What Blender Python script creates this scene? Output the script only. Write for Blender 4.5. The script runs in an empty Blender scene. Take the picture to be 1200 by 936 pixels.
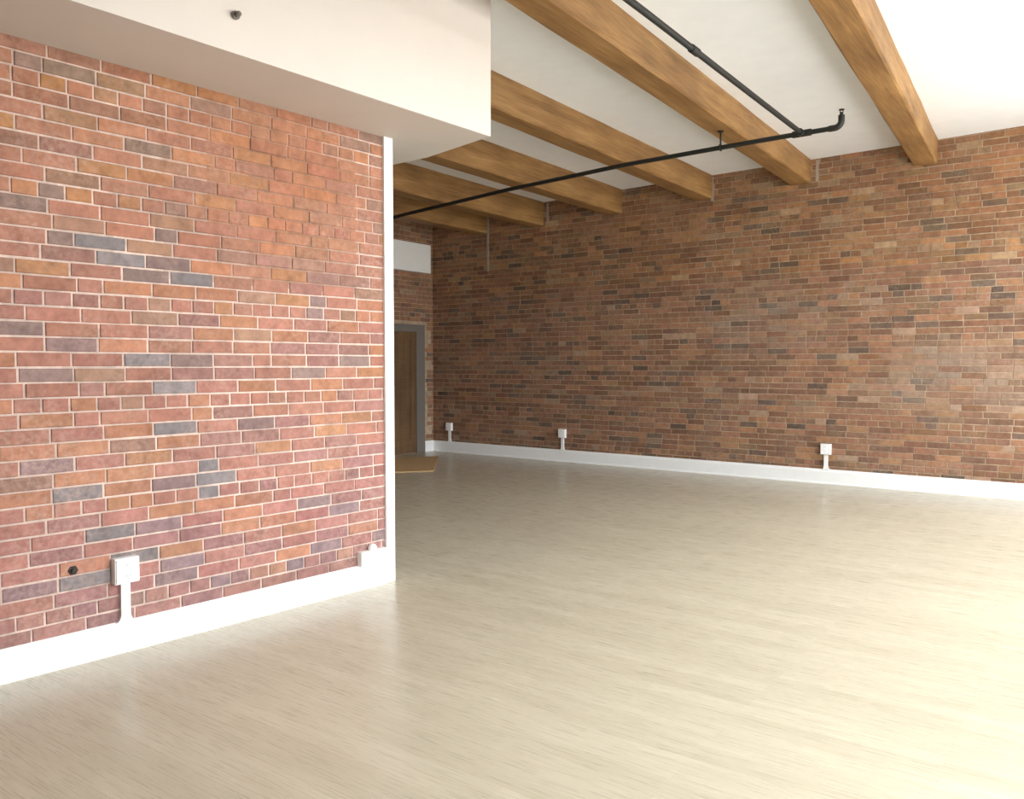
import bpy, bmesh, math, random
from mathutils import Vector, Matrix

S = bpy.context.scene
C = S.collection

# ------------------------------------------------------------------ camera
cam_data = bpy.data.cameras.new('camera')
cam = bpy.data.objects.new('camera', cam_data)
C.objects.link(cam)
cam.location = (0.0, 0.0, 1.45)
cam.rotation_euler = (math.radians(90 - 2.471), 0, math.radians(36.34))
cam_data.sensor_fit = 'HORIZONTAL'
cam_data.sensor_width = 36.0
cam_data.lens = 28.5
cam_data.clip_start = 0.05
S.camera = cam

# ------------------------------------------------------------------ daylight
SKY_STRENGTH = 7.0
world = bpy.data.worlds.new('sky')
S.world = world
world.use_nodes = True
bg = world.node_tree.nodes['Background']
bg.inputs[1].default_value = SKY_STRENGTH
_wt = world.node_tree
_tc = _wt.nodes.new('ShaderNodeTexCoord'); _sp = _wt.nodes.new('ShaderNodeSeparateXYZ'); _rp = _wt.nodes.new('ShaderNodeValToRGB')
_mr = _wt.nodes.new('ShaderNodeMapRange'); _mr.inputs[1].default_value = -1.0; _mr.inputs[2].default_value = 1.0
_wt.links.new(_tc.outputs['Generated'], _sp.inputs[0]); _wt.links.new(_sp.outputs['Z'], _mr.inputs[0])
_wt.links.new(_mr.outputs[0], _rp.inputs[0]); _wt.links.new(_rp.outputs[0], bg.inputs[0])
_e = _rp.color_ramp.elements                      # pale street below the horizon, bright overcast sky above
_e[0].position = 0.47; _e[0].color = (0.50, 0.49, 0.46, 1)
_e[1].position = 0.56; _e[1].color = (0.90, 0.955, 1.0, 1)

RIGHT_X = 1.15          # window wall, to the right of the frame
FRONT_Y = -3.2         # wall behind the camera
BACK_Y = 10.187        # long brick wall
END_X = -9.14          # short wall at the far left
# window openings in the right wall: (y0, y1, z0, z1)
OPEN = [(1.6, 3.5, 0.55, 3.6), (4.6, 6.5, 0.55, 3.6), (7.6, 9.5, 0.55, 3.6)]

def portal(loc, rot, sx, sy):
    l = bpy.data.lights.new('window_light', 'AREA')
    l.shape = 'RECTANGLE'; l.size = sx; l.size_y = sy; l.energy = 1.0
    l.cycles.is_portal = True
    o = bpy.data.objects.new('window_light', l); C.objects.link(o)
    o.location = loc; o.rotation_euler = rot
for (y0, y1, z0, z1) in OPEN:
    portal((RIGHT_X + 0.31, (y0 + y1) / 2, (z0 + z1) / 2), (0, math.radians(90), 0), z1 - z0, y1 - y0)

S.view_settings.view_transform = 'Standard'
S.view_settings.look = 'None'
S.view_settings.gamma = 1.0
S.view_settings.use_curve_mapping = False
S.view_settings.exposure = 1.35

# ------------------------------------------------------------------ helpers
def link(name, bm, mat, parent=None, smooth=False):
    me = bpy.data.meshes.new(name)
    bmesh.ops.recalc_face_normals(bm, faces=bm.faces)
    bm.to_mesh(me); bm.free()
    mats = mat if isinstance(mat, (list, tuple)) else [mat]
    for m in mats: me.materials.append(m)
    if smooth:
        for p in me.polygons: p.use_smooth = True
        try: me.set_sharp_from_angle(angle=math.radians(35))
        except Exception: pass
    o = bpy.data.objects.new(name, me); C.objects.link(o)
    if parent is not None: o.parent = parent
    return o

def tag(o, label, cat, group=None):
    o['label'] = label; o['category'] = cat
    if group: o['group'] = group
    return o

def struct(o, label=None):
    o['kind'] = 'structure'
    if label: o['label'] = label
    return o

def thing(name, label, cat, loc=(0, 0, 0), rotz=0.0, group=None):
    o = bpy.data.objects.new(name, None); C.objects.link(o)
    o.empty_display_size = 0.1
    o.location = loc; o.rotation_euler = (0, 0, rotz)
    return tag(o, label, cat, group)

def box(bm, x0, x1, y0, y1, z0, z1, bevel=0.0, seg=2, mat=0):
    r = bmesh.ops.create_cube(bm, size=1.0)
    vs = r['verts']
    for v in vs:
        v.co = Vector((x0 + (v.co.x + .5) * (x1 - x0), y0 + (v.co.y + .5) * (y1 - y0), z0 + (v.co.z + .5) * (z1 - z0)))
    fs = set(f for v in vs for f in v.link_faces)
    for f in fs: f.material_index = mat
    if bevel > 0:
        es = list(set(e for v in vs for e in v.link_edges))
        bmesh.ops.bevel(bm, geom=es, offset=bevel, segments=seg, profile=0.6, affect='EDGES')

def prism(bm, pts, z0, z1):
    lo = [bm.verts.new((x, y, z0)) for x, y in pts]
    hi = [bm.verts.new((x, y, z1)) for x, y in pts]
    n = len(pts)
    bm.faces.new(lo[::-1]); bm.faces.new(hi)
    for i in range(n):
        bm.faces.new((lo[i], lo[(i + 1) % n], hi[(i + 1) % n], hi[i]))

def tube(bm, pts, r, seg=16):
    """swept round tube through the points (parallel frames)"""
    pts = [Vector(p) for p in pts]
    rings = []
    n = len(pts)
    t0 = (pts[1] - pts[0]).normalized()
    ref = Vector((0, 0, 1)) if abs(t0.z) < 0.9 else Vector((1, 0, 0))
    u = t0.cross(ref).normalized()
    for i in range(n):
        if i == 0: t = pts[1] - pts[0]
        elif i == n - 1: t = pts[-1] - pts[-2]
        else: t = (pts[i + 1] - pts[i]).normalized() + (pts[i] - pts[i - 1]).normalized()
        t.normalize()
        u = (u - t * u.dot(t)).normalized()
        v = t.cross(u)
        rad = r[i] if isinstance(r, (list, tuple)) else r
        rings.append([bm.verts.new(pts[i] + (u * math.cos(a) + v * math.sin(a)) * rad)
                      for a in [2 * math.pi * k / seg for k in range(seg)]])
    for i in range(n - 1):
        for k in range(seg):
            bm.faces.new((rings[i][k], rings[i][(k + 1) % seg], rings[i + 1][(k + 1) % seg], rings[i + 1][k]))
    bm.faces.new(rings[0][::-1]); bm.faces.new(rings[-1])

# ------------------------------------------------------------------ materials
def new_mat(name):
    m = bpy.data.materials.new(name); m.use_nodes = True
    nt = m.node_tree
    return m, nt, nt.nodes['Principled BSDF']

def node(nt, t, **kw):
    n = nt.nodes.new(t)
    for k, v in kw.items(): setattr(n, k, v)
    return n

def setin(n, **kw):
    for k, v in kw.items(): n.inputs[k.replace('_', ' ')].default_value = v

def mixrgb(nt, a, b, fac, blend='MIX'):
    m = node(nt, 'ShaderNodeMix', data_type='RGBA', blend_type=blend)
    for sock, val in ((m.inputs[0], fac), (m.inputs[6], a), (m.inputs[7], b)):
        if isinstance(val, bpy.types.NodeSocket): nt.links.new(val, sock)
        elif isinstance(val, (int, float)): sock.default_value = val
        else: sock.default_value = (*val, 1)
    return m.outputs[2]

def noise(nt, vec, scale, detail=4, rough=0.55):
    n = node(nt, 'ShaderNodeTexNoise')
    n.inputs['Scale'].default_value = scale; n.inputs['Detail'].default_value = detail
    n.inputs['Roughness'].default_value = rough
    if vec is not None: nt.links.new(vec, n.inputs['Vector'])
    return n.outputs['Fac']

def ramp(nt, fac, stops):
    r = node(nt, 'ShaderNodeValToRGB')
    e = r.color_ramp.elements
    while len(e) < len(stops): e.new(0.5)
    for el, (p, c) in zip(e, stops):
        el.position = p
        el.color = (*c, 1) if isinstance(c, (tuple, list)) else (c, c, c, 1)
    nt.links.new(fac, r.inputs[0])
    return r.outputs[0]

def objvec(nt, scale=(1, 1, 1)):
    tc = node(nt, 'ShaderNodeTexCoord')
    mp = node(nt, 'ShaderNodeMapping'); mp.inputs['Scale'].default_value = scale
    nt.links.new(tc.outputs['Object'], mp.inputs['Vector'])
    return mp.outputs['Vector']

def bump(nt, bsdf, fac, strength, dist=0.01):
    b = node(nt, 'ShaderNodeBump'); b.inputs['Strength'].default_value = strength
    b.inputs['Distance'].default_value = dist
    nt.links.new(fac, b.inputs['Height']); nt.links.new(b.outputs[0], bsdf.inputs['Normal'])

def plain(name, col, rough=0.5, metallic=0.0, spec=0.5, nscale=30, namt=0.04, bmp=0.05):
    m, nt, b = new_mat(name)
    f = noise(nt, objvec(nt), nscale)
    c2 = tuple(max(0, c * (1 - 2 * namt)) for c in col)
    nt.links.new(ramp(nt, f, [(0.3, c2), (0.7, col)]), b.inputs['Base Color'])
    setin(b, Roughness=rough, Metallic=metallic)
    b.inputs['Specular IOR Level'].default_value = spec
    if bmp: bump(nt, b, f, bmp, 0.004)
    return m

def brick_mat(name, haze_col, haze_amt, tone=(1, 1, 1)):
    """the colour of each brick is an attribute; wear and lime bloom are noise"""
    m, nt, b = new_mat(name)
    at = node(nt, 'ShaderNodeAttribute', attribute_name='brick_colour')
    v = objvec(nt)
    f1 = noise(nt, v, 14, 5, 0.65)
    f2 = noise(nt, v, 38, 4, 0.65)
    f3 = noise(nt, v, 1.7, 5, 0.65)
    grain = ramp(nt, f1, [(0.3, 0.70), (0.7, 1.18)])
    c = mixrgb(nt, at.outputs['Color'], grain, 1.0, 'MULTIPLY')
    c = mixrgb(nt, c, (tone[0], tone[1], tone[2]), 1.0, 'MULTIPLY')
    mask = node(nt, 'ShaderNodeMath', operation='MULTIPLY')
    nt.links.new(ramp(nt, f3, [(0.40, 0.0), (0.70, 1.0)]), mask.inputs[0])
    nt.links.new(ramp(nt, f2, [(0.42, 0.0), (0.65, 1.0)]), mask.inputs[1])
    m2 = node(nt, 'ShaderNodeMath', operation='MULTIPLY'); m2.inputs[1].default_value = haze_amt
    nt.links.new(mask.outputs[0], m2.inputs[0])
    c = mixrgb(nt, c, haze_col, m2.outputs[0])
    nt.links.new(c, b.inputs['Base Color'])
    setin(b, Roughness=0.82)
    b.inputs['Specular IOR Level'].default_value = 0.3
    bump(nt, b, f2, 0.25, 0.004)
    return m

def wood_mat(name, dark, mid, light, axis_scale=(14, 1.2, 14), rough=0.6):
    m, nt, b = new_mat(name)
    v = objvec(nt, axis_scale)
    f = noise(nt, v, 1.0, 6, 0.6)
    c = ramp(nt, f, [(0.25, dark), (0.5, mid), (0.75, light)])
    g = noise(nt, objvec(nt, (90, 3, 90)), 1.0, 3, 0.6)
    c = mixrgb(nt, c, ramp(nt, g, [(0.3, 0.72), (0.7, 1.10)]), 1.0, 'MULTIPLY')
    big = noise(nt, objvec(nt), 1.3, 2)
    c = mixrgb(nt, c, ramp(nt, big, [(0.32, (0.74, 0.70, 0.66)), (0.68, (1.12, 1.10, 1.06))]), 1.0, 'MULTIPLY')
    nt.links.new(c, b.inputs['Base Color']); setin(b, Roughness=rough)
    bump(nt, b, g, 0.2, 0.003)
    return m

def floor_mat():
    m, nt, b = new_mat('pale_plank_floor')
    tc = node(nt, 'ShaderNodeTexCoord')
    br = node(nt, 'ShaderNodeTexBrick')
    br.offset = 0.37; br.offset_frequency = 2; br.squash = 1.0
    nt.links.new(tc.outputs['Object'], br.inputs['Vector'])
    setin(br, Color1=(0.53, 0.480, 0.372, 1), Color2=(0.475, 0.427, 0.325, 1), Mortar=(0.46, 0.40, 0.30, 1),
          Scale=1.0, Mortar_Size=0.0018, Mortar_Smooth=0.3, Bias=-0.1, Brick_Width=1.2, Row_Height=0.095)
    st = noise(nt, objvec(nt, (1.6, 24, 1)), 1.0, 6, 0.6)
    st2 = noise(nt, objvec(nt, (5, 120, 1)), 1.0, 3, 0.6)
    c = mixrgb(nt, br.outputs['Color'], ramp(nt, st, [(0.28, (0.90, 0.89, 0.86)), (0.72, (1.06, 1.06, 1.06))]), 1.0, 'MULTIPLY')
    c = mixrgb(nt, c, ramp(nt, st2, [(0.3, 0.96), (0.7, 1.03)]), 1.0, 'MULTIPLY')
    nt.links.new(c, b.inputs['Base Color'])
    nt.links.new(ramp(nt, st2, [(0.3, 0.24), (0.7, 0.34)]), b.inputs['Roughness'])
    b.inputs['Specular IOR Level'].default_value = 0.5
    bump(nt, b, br.outputs['Fac'], -0.15, 0.002)
    return m

M = {}
M['brick_near'] = brick_mat('warm_red_brick', (0.50, 0.34, 0.275), 0.60)
M['brick_far'] = brick_mat('brown_red_brick', (0.46, 0.38, 0.29), 0.35)
M['floor'] = floor_mat()
M['ceiling'] = plain('white_ceiling_paint', (0.89, 0.91, 0.93), 0.75, nscale=6, namt=0.02, bmp=0.03)
M['plaster'] = plain('white_plaster', (0.83, 0.80, 0.76), 0.7, nscale=4, namt=0.015, bmp=0.03)
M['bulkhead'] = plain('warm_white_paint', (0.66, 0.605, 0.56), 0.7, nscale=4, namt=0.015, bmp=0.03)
M['trim'] = plain('white_gloss_paint', (0.88, 0.88, 0.87), 0.35, nscale=12, namt=0.015, bmp=0.02)
M['plastic'] = plain('white_plastic', (0.88, 0.88, 0.86), 0.35, nscale=40, namt=0.01, bmp=0.0)
M['slot'] = plain('dark_slot', (0.10, 0.10, 0.10), 0.6, bmp=0)
M['pipe'] = plain('black_painted_iron', (0.012, 0.013, 0.011), 0.6, nscale=60, namt=0.1, bmp=0.05)
M['beam'] = wood_mat('honey_pine_beam', (0.20, 0.100, 0.034), (0.33, 0.180, 0.064), (0.44, 0.265, 0.108))
M['door'] = wood_mat('brown_wood_door', (0.11, 0.060, 0.026), (0.15, 0.082, 0.036), (0.19, 0.11, 0.05), (14, 14, 1.2))
M['jamb'] = plain('grey_door_paint', (0.17, 0.15, 0.13), 0.5)
M['mat'] = plain('tan_woven_mat', (0.60, 0.40, 0.19), 0.9, nscale=120, namt=0.12, bmp=0.3)
M['dull'] = plain('unseen_wall_brown', (0.22, 0.15, 0.11), 0.8, bmp=0)  # dark brick tone picked for the unseen walls to cut bounced light
M['rust'] = plain('rusty_iron', (0.05, 0.035, 0.028), 0.8, nscale=80, namt=0.3)
M['patch'] = plain('pale_mortar', (0.42, 0.35, 0.28), 0.9, nscale=50, namt=0.1)
M['steel'] = plain('brushed_steel', (0.55, 0.55, 0.54), 0.3, metallic=1.0)

# ------------------------------------------------------------------ brick wall builder
COURSE = 0.0718
def brick_wall(name, length, height, thick, mat, palette, mortar, loc, rotz, seed, skip=(), recolour=None, mortar_fn=None, blen=0.232, vary=(0.85, 1.13)):
    """local frame: x along the wall, z up, bricks face -y.  One mesh, each brick a raised block."""
    rnd = random.Random(seed)
    verts, faces, cols = [], [], []
    def quad(idx, c):
        faces.append(idx); cols.append(c)
    # mortar body: front face cut in a grid so that the mortar tone can vary
    step = 0.25
    nx = max(1, int(length / step)); nz = max(1, int(height / step))
    base = 0
    for j in range(nz + 1):
        for i in range(nx + 1):
            verts.append((length * i / nx, 0.0, height * j / nz))
    def inskip(x0, x1, z0, z1):
        return any(x1 > s[0] and x0 < s[1] and z1 > s[2] and z0 < s[3] for s in skip)
    for j in range(nz):
        for i in range(nx):
            a = j * (nx + 1) + i
            cx, cz = length * (i + .5) / nx, height * (j + .5) / nz
            k = rnd.uniform(0.78, 1.10)
            mc = mortar_fn(cx, cz, rnd) if mortar_fn else mortar
            quad((a, a + 1, a + nx + 2, a + nx + 1), tuple(c * k for c in mc))
    b0 = len(verts)
    for (x, y, z) in [(0, 0, 0), (length, 0, 0), (length, thick, 0), (0, thick, 0), (0, 0, height), (length, 0, height), (length, thick, height), (0, thick, height)]:
        verts.append((x, y, z))
    for f in ((0, 3, 2, 1), (4, 5, 6, 7), (1, 2, 6, 5), (2, 3, 7, 6), (3, 0, 4, 7)):
        quad(tuple(b0 + k for k in f), mortar)
    n = int(height / COURSE) + 1
    gap = 0.0095
    for r in range(n):
        z0 = r * COURSE + gap * 0.5; z1 = (r + 1) * COURSE - gap * 0.5
        z1 = min(z1, height - 0.001)
        if z1 - z0 < 0.01: continue
        header = (r % 7 == 3)
        L = (blen - gap) / 2 if header else blen
        x = -rnd.uniform(0, 1) * 0.02 - (blen * 0.5 if r % 2 else 0.0)
        if header: x = -L * 0.25
        while x < length - 0.005:
            l = L + rnd.uniform(-0.006, 0.006)
            if not header and rnd.random() < 0.06: l = (blen - gap) / 2
            xa, xb = max(x, 0.001), min(x + l, length - 0.001)
            x += l + gap * rnd.uniform(0.85, 1.2)
            if xb - xa < 0.012 or inskip(xa, xb, z0, z1): continue
            c = list(rnd.choices(palette[0], palette[1])[0])
            k = rnd.uniform(*vary)
            c = [cc * k * rnd.uniform(0.97, 1.03) for cc in c]
            if recolour: c = recolour((xa + xb) / 2, (z0 + z1) / 2, c, rnd)
            p = rnd.uniform(0.003, 0.007); ch = 0.0028
            za, zb = z0 + rnd.uniform(-.0015, .0015), z1 + rnd.uniform(-.0015, .0015)
            tl, tr = rnd.uniform(-.0012, .0012), rnd.uniform(-.0012, .0012)
            b0 = len(verts)
            for (X, Z) in ((xa, za), (xb, za + tr), (xb, zb + tr), (xa, zb)):
                verts.append((X, 0.001, Z))
            for (X, Z) in ((xa, za), (xb, za + tr), (xb, zb + tr), (xa, zb)):
                verts.append((X, -p + ch, Z))
            for (X, Z) in ((xa + ch, za + ch), (xb - ch, za + ch + tr), (xb - ch, zb - ch + tr), (xa + ch, zb - ch)):
                verts.append((X, -p + rnd.uniform(-.0006, .0006), Z))
            for lo in (0, 4):
                for k in range(4):
                    quad((b0 + lo + k, b0 + lo + (k + 1) % 4, b0 + lo + 4 + (k + 1) % 4, b0 + lo + 4 + k), tuple(c))
            quad((b0 + 8, b0 + 9, b0 + 10, b0 + 11), tuple(c))
    me = bpy.data.meshes.new(name)
    me.from_pydata(verts, [], faces)
    at = me.attributes.new('brick_colour', 'FLOAT_COLOR', 'FACE')
    for i, c in enumerate(cols): at.data[i].color = (c[0], c[1], c[2], 1)
    me.materials.append(mat); me.update()
    o = bpy.data.objects.new(name, me); C.objects.link(o)
    o.location = loc; o.rotation_euler = (0, 0, rotz)
    o['kind'] = 'structure'
    return o

# ------------------------------------------------------------------ floor, ceiling, walls
def ceil_z(x): return 3.975 + 0.0131 * x        # the old ceiling drops a little to the left

bm = bmesh.new(); box(bm, END_X - 0.3, RIGHT_X + 0.3, FRONT_Y - 0.3, BACK_Y + 0.35, -0.1, 0.0)
struct(link('floor', bm, M['floor']), 'pale wood plank floor running the length of the room')

bm = bmesh.new()
xa, xb, ya, yb = END_X - 0.3, RIGHT_X + 0.3, FRONT_Y - 0.3, BACK_Y + 0.35
lo = [bm.verts.new((x, y, ceil_z(x))) for x, y in ((xa, ya), (xb, ya), (xb, yb), (xa, yb))]
hi = [bm.verts.new((x, y, ceil_z(x) + 0.12)) for x, y in ((xa, ya), (xb, ya), (xb, yb), (xa, yb))]
bm.faces.new(lo); bm.faces.new(hi[::-1])
for i in range(4): bm.faces.new((lo[i], lo[(i + 1) % 4], hi[(i + 1) % 4], hi[i]))
struct(link('ceiling', bm, M['ceiling']), 'white ceiling between the wooden beams')

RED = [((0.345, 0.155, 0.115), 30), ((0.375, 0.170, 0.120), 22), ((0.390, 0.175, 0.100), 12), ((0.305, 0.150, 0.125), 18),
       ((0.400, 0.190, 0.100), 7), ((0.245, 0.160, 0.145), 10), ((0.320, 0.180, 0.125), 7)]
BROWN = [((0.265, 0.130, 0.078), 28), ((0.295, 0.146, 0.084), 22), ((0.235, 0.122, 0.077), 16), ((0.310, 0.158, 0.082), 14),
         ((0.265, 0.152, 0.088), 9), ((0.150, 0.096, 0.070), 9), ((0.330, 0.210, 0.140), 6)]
pal = lambda P: ([p[0] for p in P], [p[1] for p in P])

# long brick wall at the back (bricks face the camera side, -y)
def far_colour(x, z, c, rnd):
    X = x + END_X
    w = max(0.0, 1 - ((X + 1.3) / 1.2) ** 2 - ((z - 1.3) / 0.55) ** 2)      # greyish worn area at the right
    w2 = max(0.0, 1 - ((X + 3.6) / 1.0) ** 2 - ((z - 2.0) / 0.5) ** 2)
    q = min(1, 0.55 * w * rnd.random() + 0.5 * w2 * rnd.random())
    c = [a * (1 - q) + b * q for a, b in zip(c, (0.36, 0.29, 0.23))]
    if z > 2.6: c = [c[0] * 1.08, c[1] * 1.06, c[2] * 0.9]
    return c
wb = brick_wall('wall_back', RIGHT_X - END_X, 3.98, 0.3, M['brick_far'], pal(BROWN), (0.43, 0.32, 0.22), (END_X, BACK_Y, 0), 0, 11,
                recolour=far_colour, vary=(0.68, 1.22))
wb['label'] = 'long exposed brick wall across the back of the room'
# pale vertical mortar repairs running down beside the beam ends
bm = bmesh.new()
for (x, z0, z1, w) in ((-7.963, 2.92, 3.85, .028), (-6.827, 3.56, 3.86, .03), (-4.237, 3.58, 3.90, .03), (-2.903, 3.66, 3.92, .03)):
    r = random.Random(int(-x * 100)); n = 8
    L = [(x - w / 2 - r.uniform(0, .008), z0 + (z1 - z0) * i / n) for i in range(n + 1)]
    R = [(x + w / 2 + r.uniform(0, .008), z0 + (z1 - z0) * i / n) for i in range(n + 1)]
    for i in range(n):
        f = [bm.verts.new((px, BACK_Y - d, pz)) for d in (0.009, -0.002) for (px, pz) in (L[i], R[i], R[i + 1], L[i + 1])]
        bm.faces.new(f[:4])
        for k in range(4): bm.faces.new((f[k], f[(k + 1) % 4], f[4 + (k + 1) % 4], f[4 + k]))
o = link('mortar_repair', bm, M['patch'], None); o.parent = wb; o.location = (-END_X, -BACK_Y, 0)

# short end wall at the far left, faces +x, with a doorway
DOOR_Y0, DOOR_Y1, DOOR_Z = 8.68, 9.95, 2.10
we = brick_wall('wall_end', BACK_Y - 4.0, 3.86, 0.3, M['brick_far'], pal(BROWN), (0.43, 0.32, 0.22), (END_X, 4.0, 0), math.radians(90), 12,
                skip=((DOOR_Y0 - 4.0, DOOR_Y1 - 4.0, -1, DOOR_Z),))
we['label'] = 'short shaded brick end wall at the far left'
bm = bmesh.new(); box(bm, END_X - 0.3, END_X, FRONT_Y - 0.3, 3.99, 0, 3.83)
struct(link('wall_end_plain', bm, M['dull'])).name = 'wall_far_left'

# near brick wall (left), 4.65 degrees off the room's axis; its free end carries the white trim
LB = Vector((-3.85, 3.835))                       # free end of the brick face, on the floor
LD = Vector((0.08101, 0.99671)); LN = Vector((0.99671, -0.08101))
LROT = math.atan2(LD.y, LD.x)
LLEN = 7.0
def lp(along, off):                               # plan point by distance along / in front of the near brick wall
    p = LB + LD * along + LN * off
    return p.x, p.y
GREY = [(-1.30, 1.93), (-1.27, 1.87), (-1.53, 1.50), (-1.47, 1.34), (-1.50, 1.11), (-1.23, 0.89), (-1.20, 0.83), (-1.27, 0.76),
        (-1.83, 2.04), (-1.80, 1.98), (-1.75, 0.58), (-1.70, 0.53), (-1.78, 0.64), (-1.95, 0.82), (-2.0, 0.39), (-0.95, 1.70), (-0.5, 1.2), (-1.58, 0.47)]
def near_colour(x, z, c, rnd):
    a = x - LLEN
    for (ga, gz) in GREY:
        if abs(a - ga) < 0.095 and abs(z - gz) < 0.036:
            k = rnd.uniform(0.8, 1.15); return [v * k for v in (0.215, 0.185, 0.185)]
    if z > 1.9:                                    # warmer, orange bricks higher up
        q = min(1, (z - 1.9) / 0.8)
        c = [c[0] * (1 + 0.06 * q), c[1] * (1 + 0.06 * q), c[2] * (1 - 0.12 * q)]
    w = min(1.0, 1.3 * max(0.0, 1 - ((a + 0.75) / 0.85) ** 2 - ((z - 2.45) / 0.62) ** 2))     # dusty orange patch
    c = [v * (1 - 0.6 * w) + 0.6 * w * o_ * rnd.uniform(0.9, 1.1) for v, o_ in zip(c, (0.40, 0.175, 0.100))]
    if z < 1.2:                                    # wine-red bricks lower down
        q = min(1, (1.2 - z) / 0.8)
        c = [c[0] * (1 - 0.02 * q), c[1] * (1 - 0.03 * q), c[2] * (1 + 0.13 * q)]
    if z < 0.30: c = [v * 0.75 + 0.25 * g for v, g in zip(c, (0.2, 0.16, 0.15))]
    return c
def near_mortar(x, z, rnd):
    a = x - LLEN
    w = max(0.0, 1 - ((a + 0.75) / 0.8) ** 2 - ((z - 2.45) / 0.62) ** 2)   # brick dust smeared over the joints up here
    w = min(1.0, w * 1.6)
    m = (0.64, 0.49, 0.42); d = (0.38, 0.205, 0.135)
    return tuple(p * (1 - w) + q * w for p, q in zip(m, d))
ox, oy = lp(-LLEN, 0)
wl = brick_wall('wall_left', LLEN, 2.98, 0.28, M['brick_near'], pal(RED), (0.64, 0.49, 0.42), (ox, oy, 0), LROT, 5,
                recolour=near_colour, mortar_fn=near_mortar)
# local -y must be the room side
wl['label'] = 'near exposed red brick wall with pale mortar joints'

# corner board closing the free end of the near wall
bm = bmesh.new()
box(bm, 0.0, 0.075, -0.022, 0.30, 0.0, 2.95, 0.004)
o = struct(link('trim_1', bm, M['trim']), 'white vertical corner board at the end of the near brick wall')
o.location = (*lp(-0.03, 0), 0); o.rotation_euler = (0, 0, LROT)

# white bulkhead over the near wall
BK_Z = 2.93
bm = bmesh.new()
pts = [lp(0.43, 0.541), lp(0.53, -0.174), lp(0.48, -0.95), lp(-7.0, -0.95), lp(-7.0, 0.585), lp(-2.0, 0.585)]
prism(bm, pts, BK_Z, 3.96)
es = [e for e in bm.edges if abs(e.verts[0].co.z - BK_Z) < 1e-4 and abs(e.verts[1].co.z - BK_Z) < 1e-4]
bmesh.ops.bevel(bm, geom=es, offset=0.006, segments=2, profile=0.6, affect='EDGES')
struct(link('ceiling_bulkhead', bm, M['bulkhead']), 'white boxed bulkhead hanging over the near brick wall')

# right-hand window wall, outside the frame
bm = bmesh.new()
ys = [FRONT_Y - 0.3] + [v for o_ in OPEN for v in (o_[0], o_[1])] + [BACK_Y + 0.3]
for i in range(0, len(ys), 2):
    box(bm, RIGHT_X, RIGHT_X + 0.3, ys[i], ys[i + 1], 0, 4.0)
for (y0, y1, z0, z1) in OPEN:
    box(bm, RIGHT_X, RIGHT_X + 0.3, y0, y1, 0, z0)
    box(bm, RIGHT_X, RIGHT_X + 0.3, y0, y1, z1, 4.0)
struct(link('wall_right', bm, M['plaster']))
for i, (y0, y1, z0, z1) in enumerate(OPEN):
    bm = bmesh.new()
    for (a0, a1, b0, b1) in ((y0, y0 + .06, z0, z1), (y1 - .06, y1, z0, z1), (y0 + .06, y1 - .06, z0, z0 + .06), (y0 + .06, y1 - .06, z1 - .06, z1),
                             ((y0 + y1) / 2 - .02, (y0 + y1) / 2 + .02, z0 + .06, z1 - .06),
                             (y0 + .06, (y0 + y1) / 2 - .02, (z0 + z1) / 2 - .03, (z0 + z1) / 2 + .03),
                             ((y0 + y1) / 2 + .02, y1 - .06, (z0 + z1) / 2 - .03, (z0 + z1) / 2 + .03)):
        box(bm, RIGHT_X + 0.12, RIGHT_X + 0.19, a0, a1, b0, b1, 0.006)
    struct(link('window_%d' % (i + 1), bm, M['trim']))

bm = bmesh.new(); box(bm, END_X, RIGHT_X, FRONT_Y - 0.3, FRONT_Y, 0, 3.83)
struct(link('wall_front', bm, M['dull']))

# ------------------------------------------------------------------ baseboards
def baseboard(name, length, h, loc, rotz, label):
    # profile in (y out of wall = -y, z)
    prof = [(0.004, 0), (-0.034, 0), (-0.034, 0.010), (-0.030, 0.018), (-0.024, 0.022), (-0.024, h - 0.030), (-0.020, h - 0.022),
            (-0.015, h - 0.012), (-0.013, h - 0.003), (-0.009, h), (0.004, h)]
    bm = bmesh.new()
    A = [bm.verts.new((0, y, z)) for y, z in prof]; B = [bm.verts.new((length, y, z)) for y, z in prof]
    n = len(prof)
    for i in range(n): bm.faces.new((A[i], A[(i + 1) % n], B[(i + 1) % n], B[i]))
    bm.faces.new(A[::-1]); bm.faces.new(B)
    o = struct(link(name, bm, M['trim']), label); o.location = loc; o.rotation_euler = (0, 0, rotz)
    return o
baseboard('baseboard_left', LLEN - 0.035, 0.155, (ox, oy, 0), LROT, 'white baseboard along the near brick wall')
baseboard('baseboard_back', RIGHT_X - END_X, 0.178, (END_X, BACK_Y, 0), 0, 'white baseboard along the long back brick wall')
baseboard('baseboard_end', BACK_Y - DOOR_Y1, 0.178, (END_X, DOOR_Y1, 0), math.radians(90), 'white baseboard beside the far door')

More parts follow.
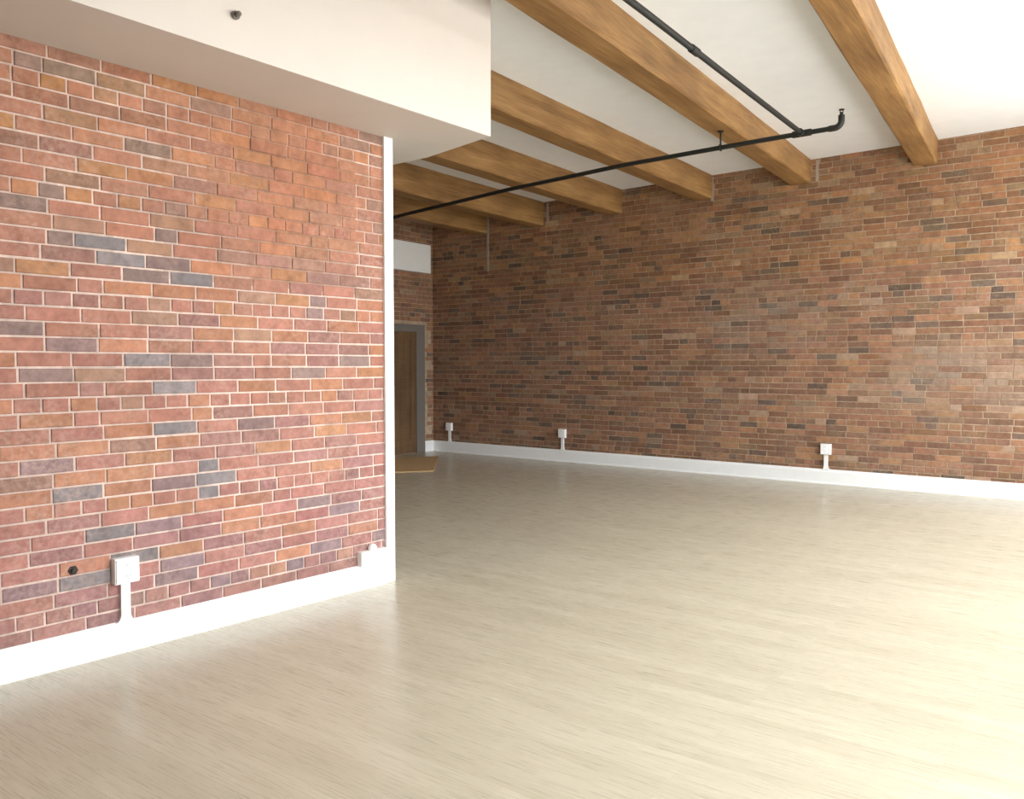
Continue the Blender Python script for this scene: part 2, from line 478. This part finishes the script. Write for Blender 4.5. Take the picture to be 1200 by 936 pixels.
# ------------------------------------------------------------------ far door
d = thing('door_1', 'brown wooden door with grey frame in the shaded far end wall', 'door', (END_X, 0, 0))
d['kind'] = 'structure'
bm = bmesh.new()
box(bm, -0.02, 0.035, DOOR_Y1 - 0.20, DOOR_Y1, 0, DOOR_Z - 0.12, 0.004)
box(bm, -0.02, 0.035, DOOR_Y0, DOOR_Y0 + 0.14, 0, DOOR_Z - 0.12, 0.004)
box(bm, -0.02, 0.035, DOOR_Y0, DOOR_Y1, DOOR_Z - 0.12, DOOR_Z, 0.004)
link('door_frame', bm, M['jamb'], d)
bm = bmesh.new()
y0, y1, zt = DOOR_Y0 + 0.14, DOOR_Y1 - 0.20, DOOR_Z - 0.12
box(bm, 0.0, 0.012, y0 + .003, y1 - .003, 0.01, zt - .003)
for (a0, a1, b0, b1) in ((y0 + .003, y0 + .12, 0.01, zt - .003), (y1 - .12, y1 - .003, 0.01, zt - .003), (y0 + .12, y1 - .12, 0.01, 0.22),
                         (y0 + .12, y1 - .12, 0.92, 1.06), (y0 + .12, y1 - .12, zt - .13, zt - .003)):
    box(bm, 0.012, 0.024, a0, a1, b0, b1, 0.003)
lf = link('door_leaf', bm, M['door'], d)
bm = bmesh.new()
tube(bm, [(0.02, y0 + .07, 1.0), (0.075, y0 + .07, 1.0), (0.08, y0 + .09, 1.0), (0.08, y0 + .18, 1.0)], 0.010)
link('door_handle', bm, M['steel'], lf, True)

# pale ventilation box high on the end wall
v = thing('ventilation_box', 'pale rectangular box mounted high on the far end wall above the door', 'wall box', (END_X, 9.36, 2.94))
bm = bmesh.new(); box(bm, -0.012, 0.13, -0.64, 0.64, 0.0, 0.46, 0.008)
link('housing', bm, M['trim'], v)
bm = bmesh.new(); box(bm, 0.130, 0.138, -0.60, 0.60, 0.04, 0.42, 0.003)
link('front_panel', bm, M['trim'], v)

# ------------------------------------------------------------------ ceiling beams
def beam(name, label, x_near, x_far, y_near, z_far_bottom, w=0.245, seed=0):
    """old timber running from the front of the room into the back wall"""
    rnd = random.Random(seed)
    y_far = BACK_Y - 0.004
    yn, yf = y_near, y_far
    L = yf - yn
    bm = bmesh.new()
    n = 26
    ch = 0.014
    rings = []
    for i in range(n + 1):
        t = i / n; y = yn + L * t
        cx = (x_near + (x_far - x_near) * t)
        top = ceil_z(cx) + 0.02 - 0  # let into the ceiling
        bot = z_far_bottom
        j = lambda a=0.004: rnd.uniform(-a, a)
        hw = w / 2
        prof = [(-hw + j(), top), (-hw + j(), bot + ch + j(.002)), (-hw + ch + j(.003), bot + j(.003)),
                (hw - ch + j(.003), bot + j(.003)), (hw + j(), bot + ch + j(.002)), (hw + j(), top)]
        rings.append([bm.verts.new((cx + px - x_far, y - yf, pz - bot)) for px, pz in prof])
    m = 6
    for i in range(n):
        for k in range(m):
            bm.faces.new((rings[i][k], rings[i][(k + 1) % m], rings[i + 1][(k + 1) % m], rings[i + 1][k]))
    bm.faces.new(rings[0][::-1]); bm.faces.new(rings[-1])
    o = link(name, bm, M['beam'])
    o.location = (x_far, yf, z_far_bottom)
    return tag(o, label, 'beam', 'wooden ceiling beams')
yn = FRONT_Y + 0.0
def ext(x5, x10, ya):           # extend the beam's line back to the front wall
    k = (x10 - x5) / (BACK_Y - ya)
    return x10 - k * (BACK_Y - yn)
beam('ceiling_beam', 'rightmost honey-coloured timber ceiling beam, seen mostly from below', ext(-1.45, -1.72, 5.47), -1.72, yn, 3.69, seed=1)
beam('ceiling_beam', 'second timber ceiling beam from the right, with the black branch pipe alongside', ext(-2.91, -3.10, 4.4), -3.10, yn, 3.655, seed=2)
beam('ceiling_beam', 'third timber ceiling beam from the right, emerging beside the white bulkhead corner', -4.36, -4.36, 0.6, 3.62, seed=3)
beam('ceiling_beam', 'fourth timber ceiling beam from the right, passing just under the bulkhead corner', -5.69, -5.69, 0.6, 3.57, seed=4)
beam('ceiling_beam', 'shaded timber ceiling beam emerging beside the top of the white corner board', -7.02, -7.02, 0.6, 3.53, seed=5)
beam('ceiling_beam', 'farthest timber ceiling beam, dark and nearly hidden, next to the end wall', -8.10, -8.10, 0.6, 3.52, seed=6)

# ------------------------------------------------------------------ sprinkler pipe
P_Z = 3.50
p = thing('sprinkler_pipe', 'black iron sprinkler pipe crossing below the wooden ceiling beams', 'pipe', (-2.25, 7.40, P_Z))
def rel(pts): return [(x + 2.25, y - 7.40, z - P_Z) for x, y, z in pts]
main = [(-8.6, 8.05, 3.40), (-7.55, 7.85, 3.425), (-5.62, 7.55, 3.455), (-4.02, 7.44, 3.49), (-2.56, 7.41, 3.5), (-2.0, 7.405, 3.5)]
bm = bmesh.new(); tube(bm, rel(main), 0.022)
link('main_pipe', bm, M['pipe'], p, True)
bm = bmesh.new()
el = [(-2.02, 7.405, 3.5)] + [(-1.97 + .055 * math.sin(a), 7.405, 3.555 - .055 * math.cos(a)) for a in [math.pi / 2 * k / 8 for k in range(9)]] + [(-1.915, 7.405, 3.60)]
tube(bm, rel(el), 0.027)
link('elbow', bm, M['pipe'], p, True)
bm = bmesh.new(); tube(bm, rel([(-2.23, -3.1, 3.5), (-2.23, 4.4, 3.5), (-2.25, 7.40, 3.5)]), 0.021)
link('branch_pipe', bm, M['pipe'], p, True)
bm = bmesh.new()
tube(bm, rel([(-2.33, 7.405, 3.5), (-2.17, 7.405, 3.5)]), 0.030)
tube(bm, rel([(-2.249, 7.33, 3.5), (-2.25, 7.405, 3.5)]), 0.030)
link('tee_fitting', bm, M['pipe'], p, True)
bm = bmesh.new(); tube(bm, rel([(-2.235, 5.00, 3.5), (-2.235, 5.10, 3.5)]), 0.027)
link('coupling', bm, M['pipe'], p, True)
def hanger(x, y, z, ztop):
    bm = bmesh.new()
    ring = [(x, y + .028 * math.cos(a), z + .028 * math.sin(a)) for a in [2 * math.pi * k / 20 for k in range(21)]]
    tube(bm, rel(ring), 0.007, 8)
    tube(bm, rel([(x, y, z + .026), (x, y, ztop - 0.012)]), 0.008, 10)
    tube(bm, rel([(x, y, ztop - 0.012), (x, y, ztop + 0.002)]), 0.028, 16)
    link('hanger', bm, M['pipe'], p, True)
hanger(-3.01, 7.418, 3.498, 3.655)
bm = bmesh.new()
tube(bm, rel([(-1.915, 7.405, 3.595), (-1.915, 7.405, 3.625)]), 0.014, 12)
tube(bm, rel([(-1.915, 7.405, 3.645), (-1.915, 7.405, 3.650)]), 0.024, 16)
for s in (-1, 1): tube(bm, rel([(-1.915 + s * .011, 7.405, 3.62), (-1.915 + s * .014, 7.405, 3.635), (-1.915 + s * .006, 7.405, 3.647)]), 0.004, 8)
link('sprinkler_head', bm, M['pipe'], p, True)

# ------------------------------------------------------------------ surface-mounted outlets
def make_outlet(label, base_z, box_z, group=None):
    """local frame: x along the wall, z up, -y out of the wall; z = 0 at the floor"""
    w, h, dp = 0.122, 0.130, 0.048
    t = thing('wall_outlet', label, 'electrical outlet', group=group)
    bm = bmesh.new(); box(bm, -w / 2, w / 2, -dp, 0.004, box_z, box_z + h, 0.006, 3)
    link('back_box', bm, M['plastic'], t)
    bm = bmesh.new(); box(bm, -w / 2 + .006, w / 2 - .006, -dp - .006, -dp, box_z + .006, box_z + h - .006, 0.003, 2)
    fp = link('cover_plate', bm, M['plastic'], t)
    for s in (-1, 1):
        cz = box_z + h / 2 + s * 0.027
        bm = bmesh.new(); box(bm, -.018, .018, -dp - .0085, -dp - .006, cz - .020, cz + .020, 0.0012, 2)
        box(bm, -.0085, -.0060, -dp - .0090, -dp - .0080, cz - .004, cz + .010, mat=1)
        box(bm, .0060, .0085, -dp - .0090, -dp - .0080, cz - .003, cz + .009, mat=1)
        link('socket', bm, [M['plastic'], M['slot']], fp)
    # raceway dropping to the baseboard, flared at its foot
    bm = bmesh.new()
    prof = []
    rw, fl = 0.023, 0.050
    z0, z1 = base_z, box_z + 0.004
    left = []
    for k in range(9):
        a = math.pi / 2 * k / 8
        left.append((rw + (fl - rw) * (1 - math.sin(a)), z0 + (0.045) * (1 - math.cos(a))))
    left.append((rw, z1))
    ring = [(-x, z) for x, z in left] + [(x, z) for x, z in left[::-1]]
    F = [bm.verts.new((x, -0.024, z)) for x, z in ring]; B = [bm.verts.new((x, 0.004, z)) for x, z in ring]
    n = len(ring)
    bm.faces.new(F); bm.faces.new(B[::-1])
    for i in range(n): bm.faces.new((F[i], F[(i + 1) % n], B[(i + 1) % n], B[i]))
    link('raceway', bm, M['plastic'], t)
    return t
def copy_tree(o):
    c = o.copy(); C.objects.link(c)
    for ch in list(o.children):
        k = ch.copy(); C.objects.link(k); k.parent = c
        for g in list(ch.children):
            q = g.copy(); C.objects.link(q); q.parent = k
    return c
n1 = make_outlet('large white outlet box with a white raceway on the near red brick wall', 0.153, 0.352)
n1.location = (*lp(-1.735, 0.0), 0); n1.rotation_euler = (0, 0, LROT)
g = 'white outlets along the back brick wall'
f1 = make_outlet('white outlet box above the back baseboard, the nearest and rightmost on that wall', 0.176, 0.358, g)
f1.location = (-2.743, BACK_Y, 0)
for x, lab in ((-6.545, 'small white outlet on the back wall, the middle one of its row of three'),
               (-8.765, 'smallest farthest white outlet on the back wall, near the dark far corner')):
    c = copy_tree(f1); c.location = (x, BACK_Y, 0); c['label'] = lab

# low cable box at the end of the near wall
jb = thing('cable_box', 'low white cable box on the baseboard beside the white corner board', 'cable box', (*lp(-0.155, 0), 0.0))
jb.rotation_euler = (0, 0, LROT)
bm = bmesh.new(); box(bm, -0.105, 0.108, -0.05, 0.004, 0.150, 0.245, 0.008, 3)
link('body', bm, M['plastic'], jb)
bm = bmesh.new(); box(bm, -0.095, 0.098, -0.056, -0.05, 0.160, 0.235, 0.003, 2)
link('cover', bm, M['plastic'], jb)
bm = bmesh.new(); tube(bm, [(0.0, -0.026, 0.243), (0.0, -0.026, 0.262), (0.0, -0.026, 0.275), (0.0, -0.026, 0.283)], [0.030, 0.030, 0.024, 0.012], 20)
link('cap', bm, M['plastic'], jb, True)

# rusted bolt stub in the near wall
wbolt = thing('wall_bolt', 'small dark rusty bolt stub in the red brick left of the near outlet', 'bolt', (*lp(-1.976, 0.0), 0.457))
wbolt.rotation_euler = (0, 0, LROT)
bm = bmesh.new(); tube(bm, [(0, 0.006, 0), (0, -0.010, 0)], 0.024, 6)
link('nut', bm, M['rust'], wbolt)
bm = bmesh.new(); tube(bm, [(0, -0.008, 0), (0, -0.024, 0)], 0.011, 14)
link('shank', bm, M['rust'], wbolt)

# small dark fixture on the face of the bulkhead
fx = thing('bulkhead_fixture', 'small dark fixture on the upper white face of the bulkhead', 'fixture', (*lp(-1.41, 0.585), 3.105))
fx.rotation_euler = (0, 0, LROT)
bm = bmesh.new(); tube(bm, [(0, 0.002, 0), (0, -0.008, 0)], 0.020, 20)
link('flange', bm, M['jamb'], fx, True)
bm = bmesh.new(); tube(bm, [(0, -0.010, 0), (0, -0.034, 0), (0, -0.040, 0)], [0.012, 0.012, 0.007], 14)
link('tip', bm, M['jamb'], fx, True)

# tan mat on the floor near the far door
bm = bmesh.new()
pts = [(-9.02, 8.75), (-8.45, 9.55), (-7.35, 8.20), (-7.95, 7.40)]
prism(bm, pts, 0.0, 0.012)
bmesh.ops.bevel(bm, geom=[e for e in bm.edges], offset=0.004, segments=2, affect='EDGES')
o = link('floor_mat', bm, M['mat']); tag(o, 'flat tan mat on the pale floor before the far dark corner', 'mat')
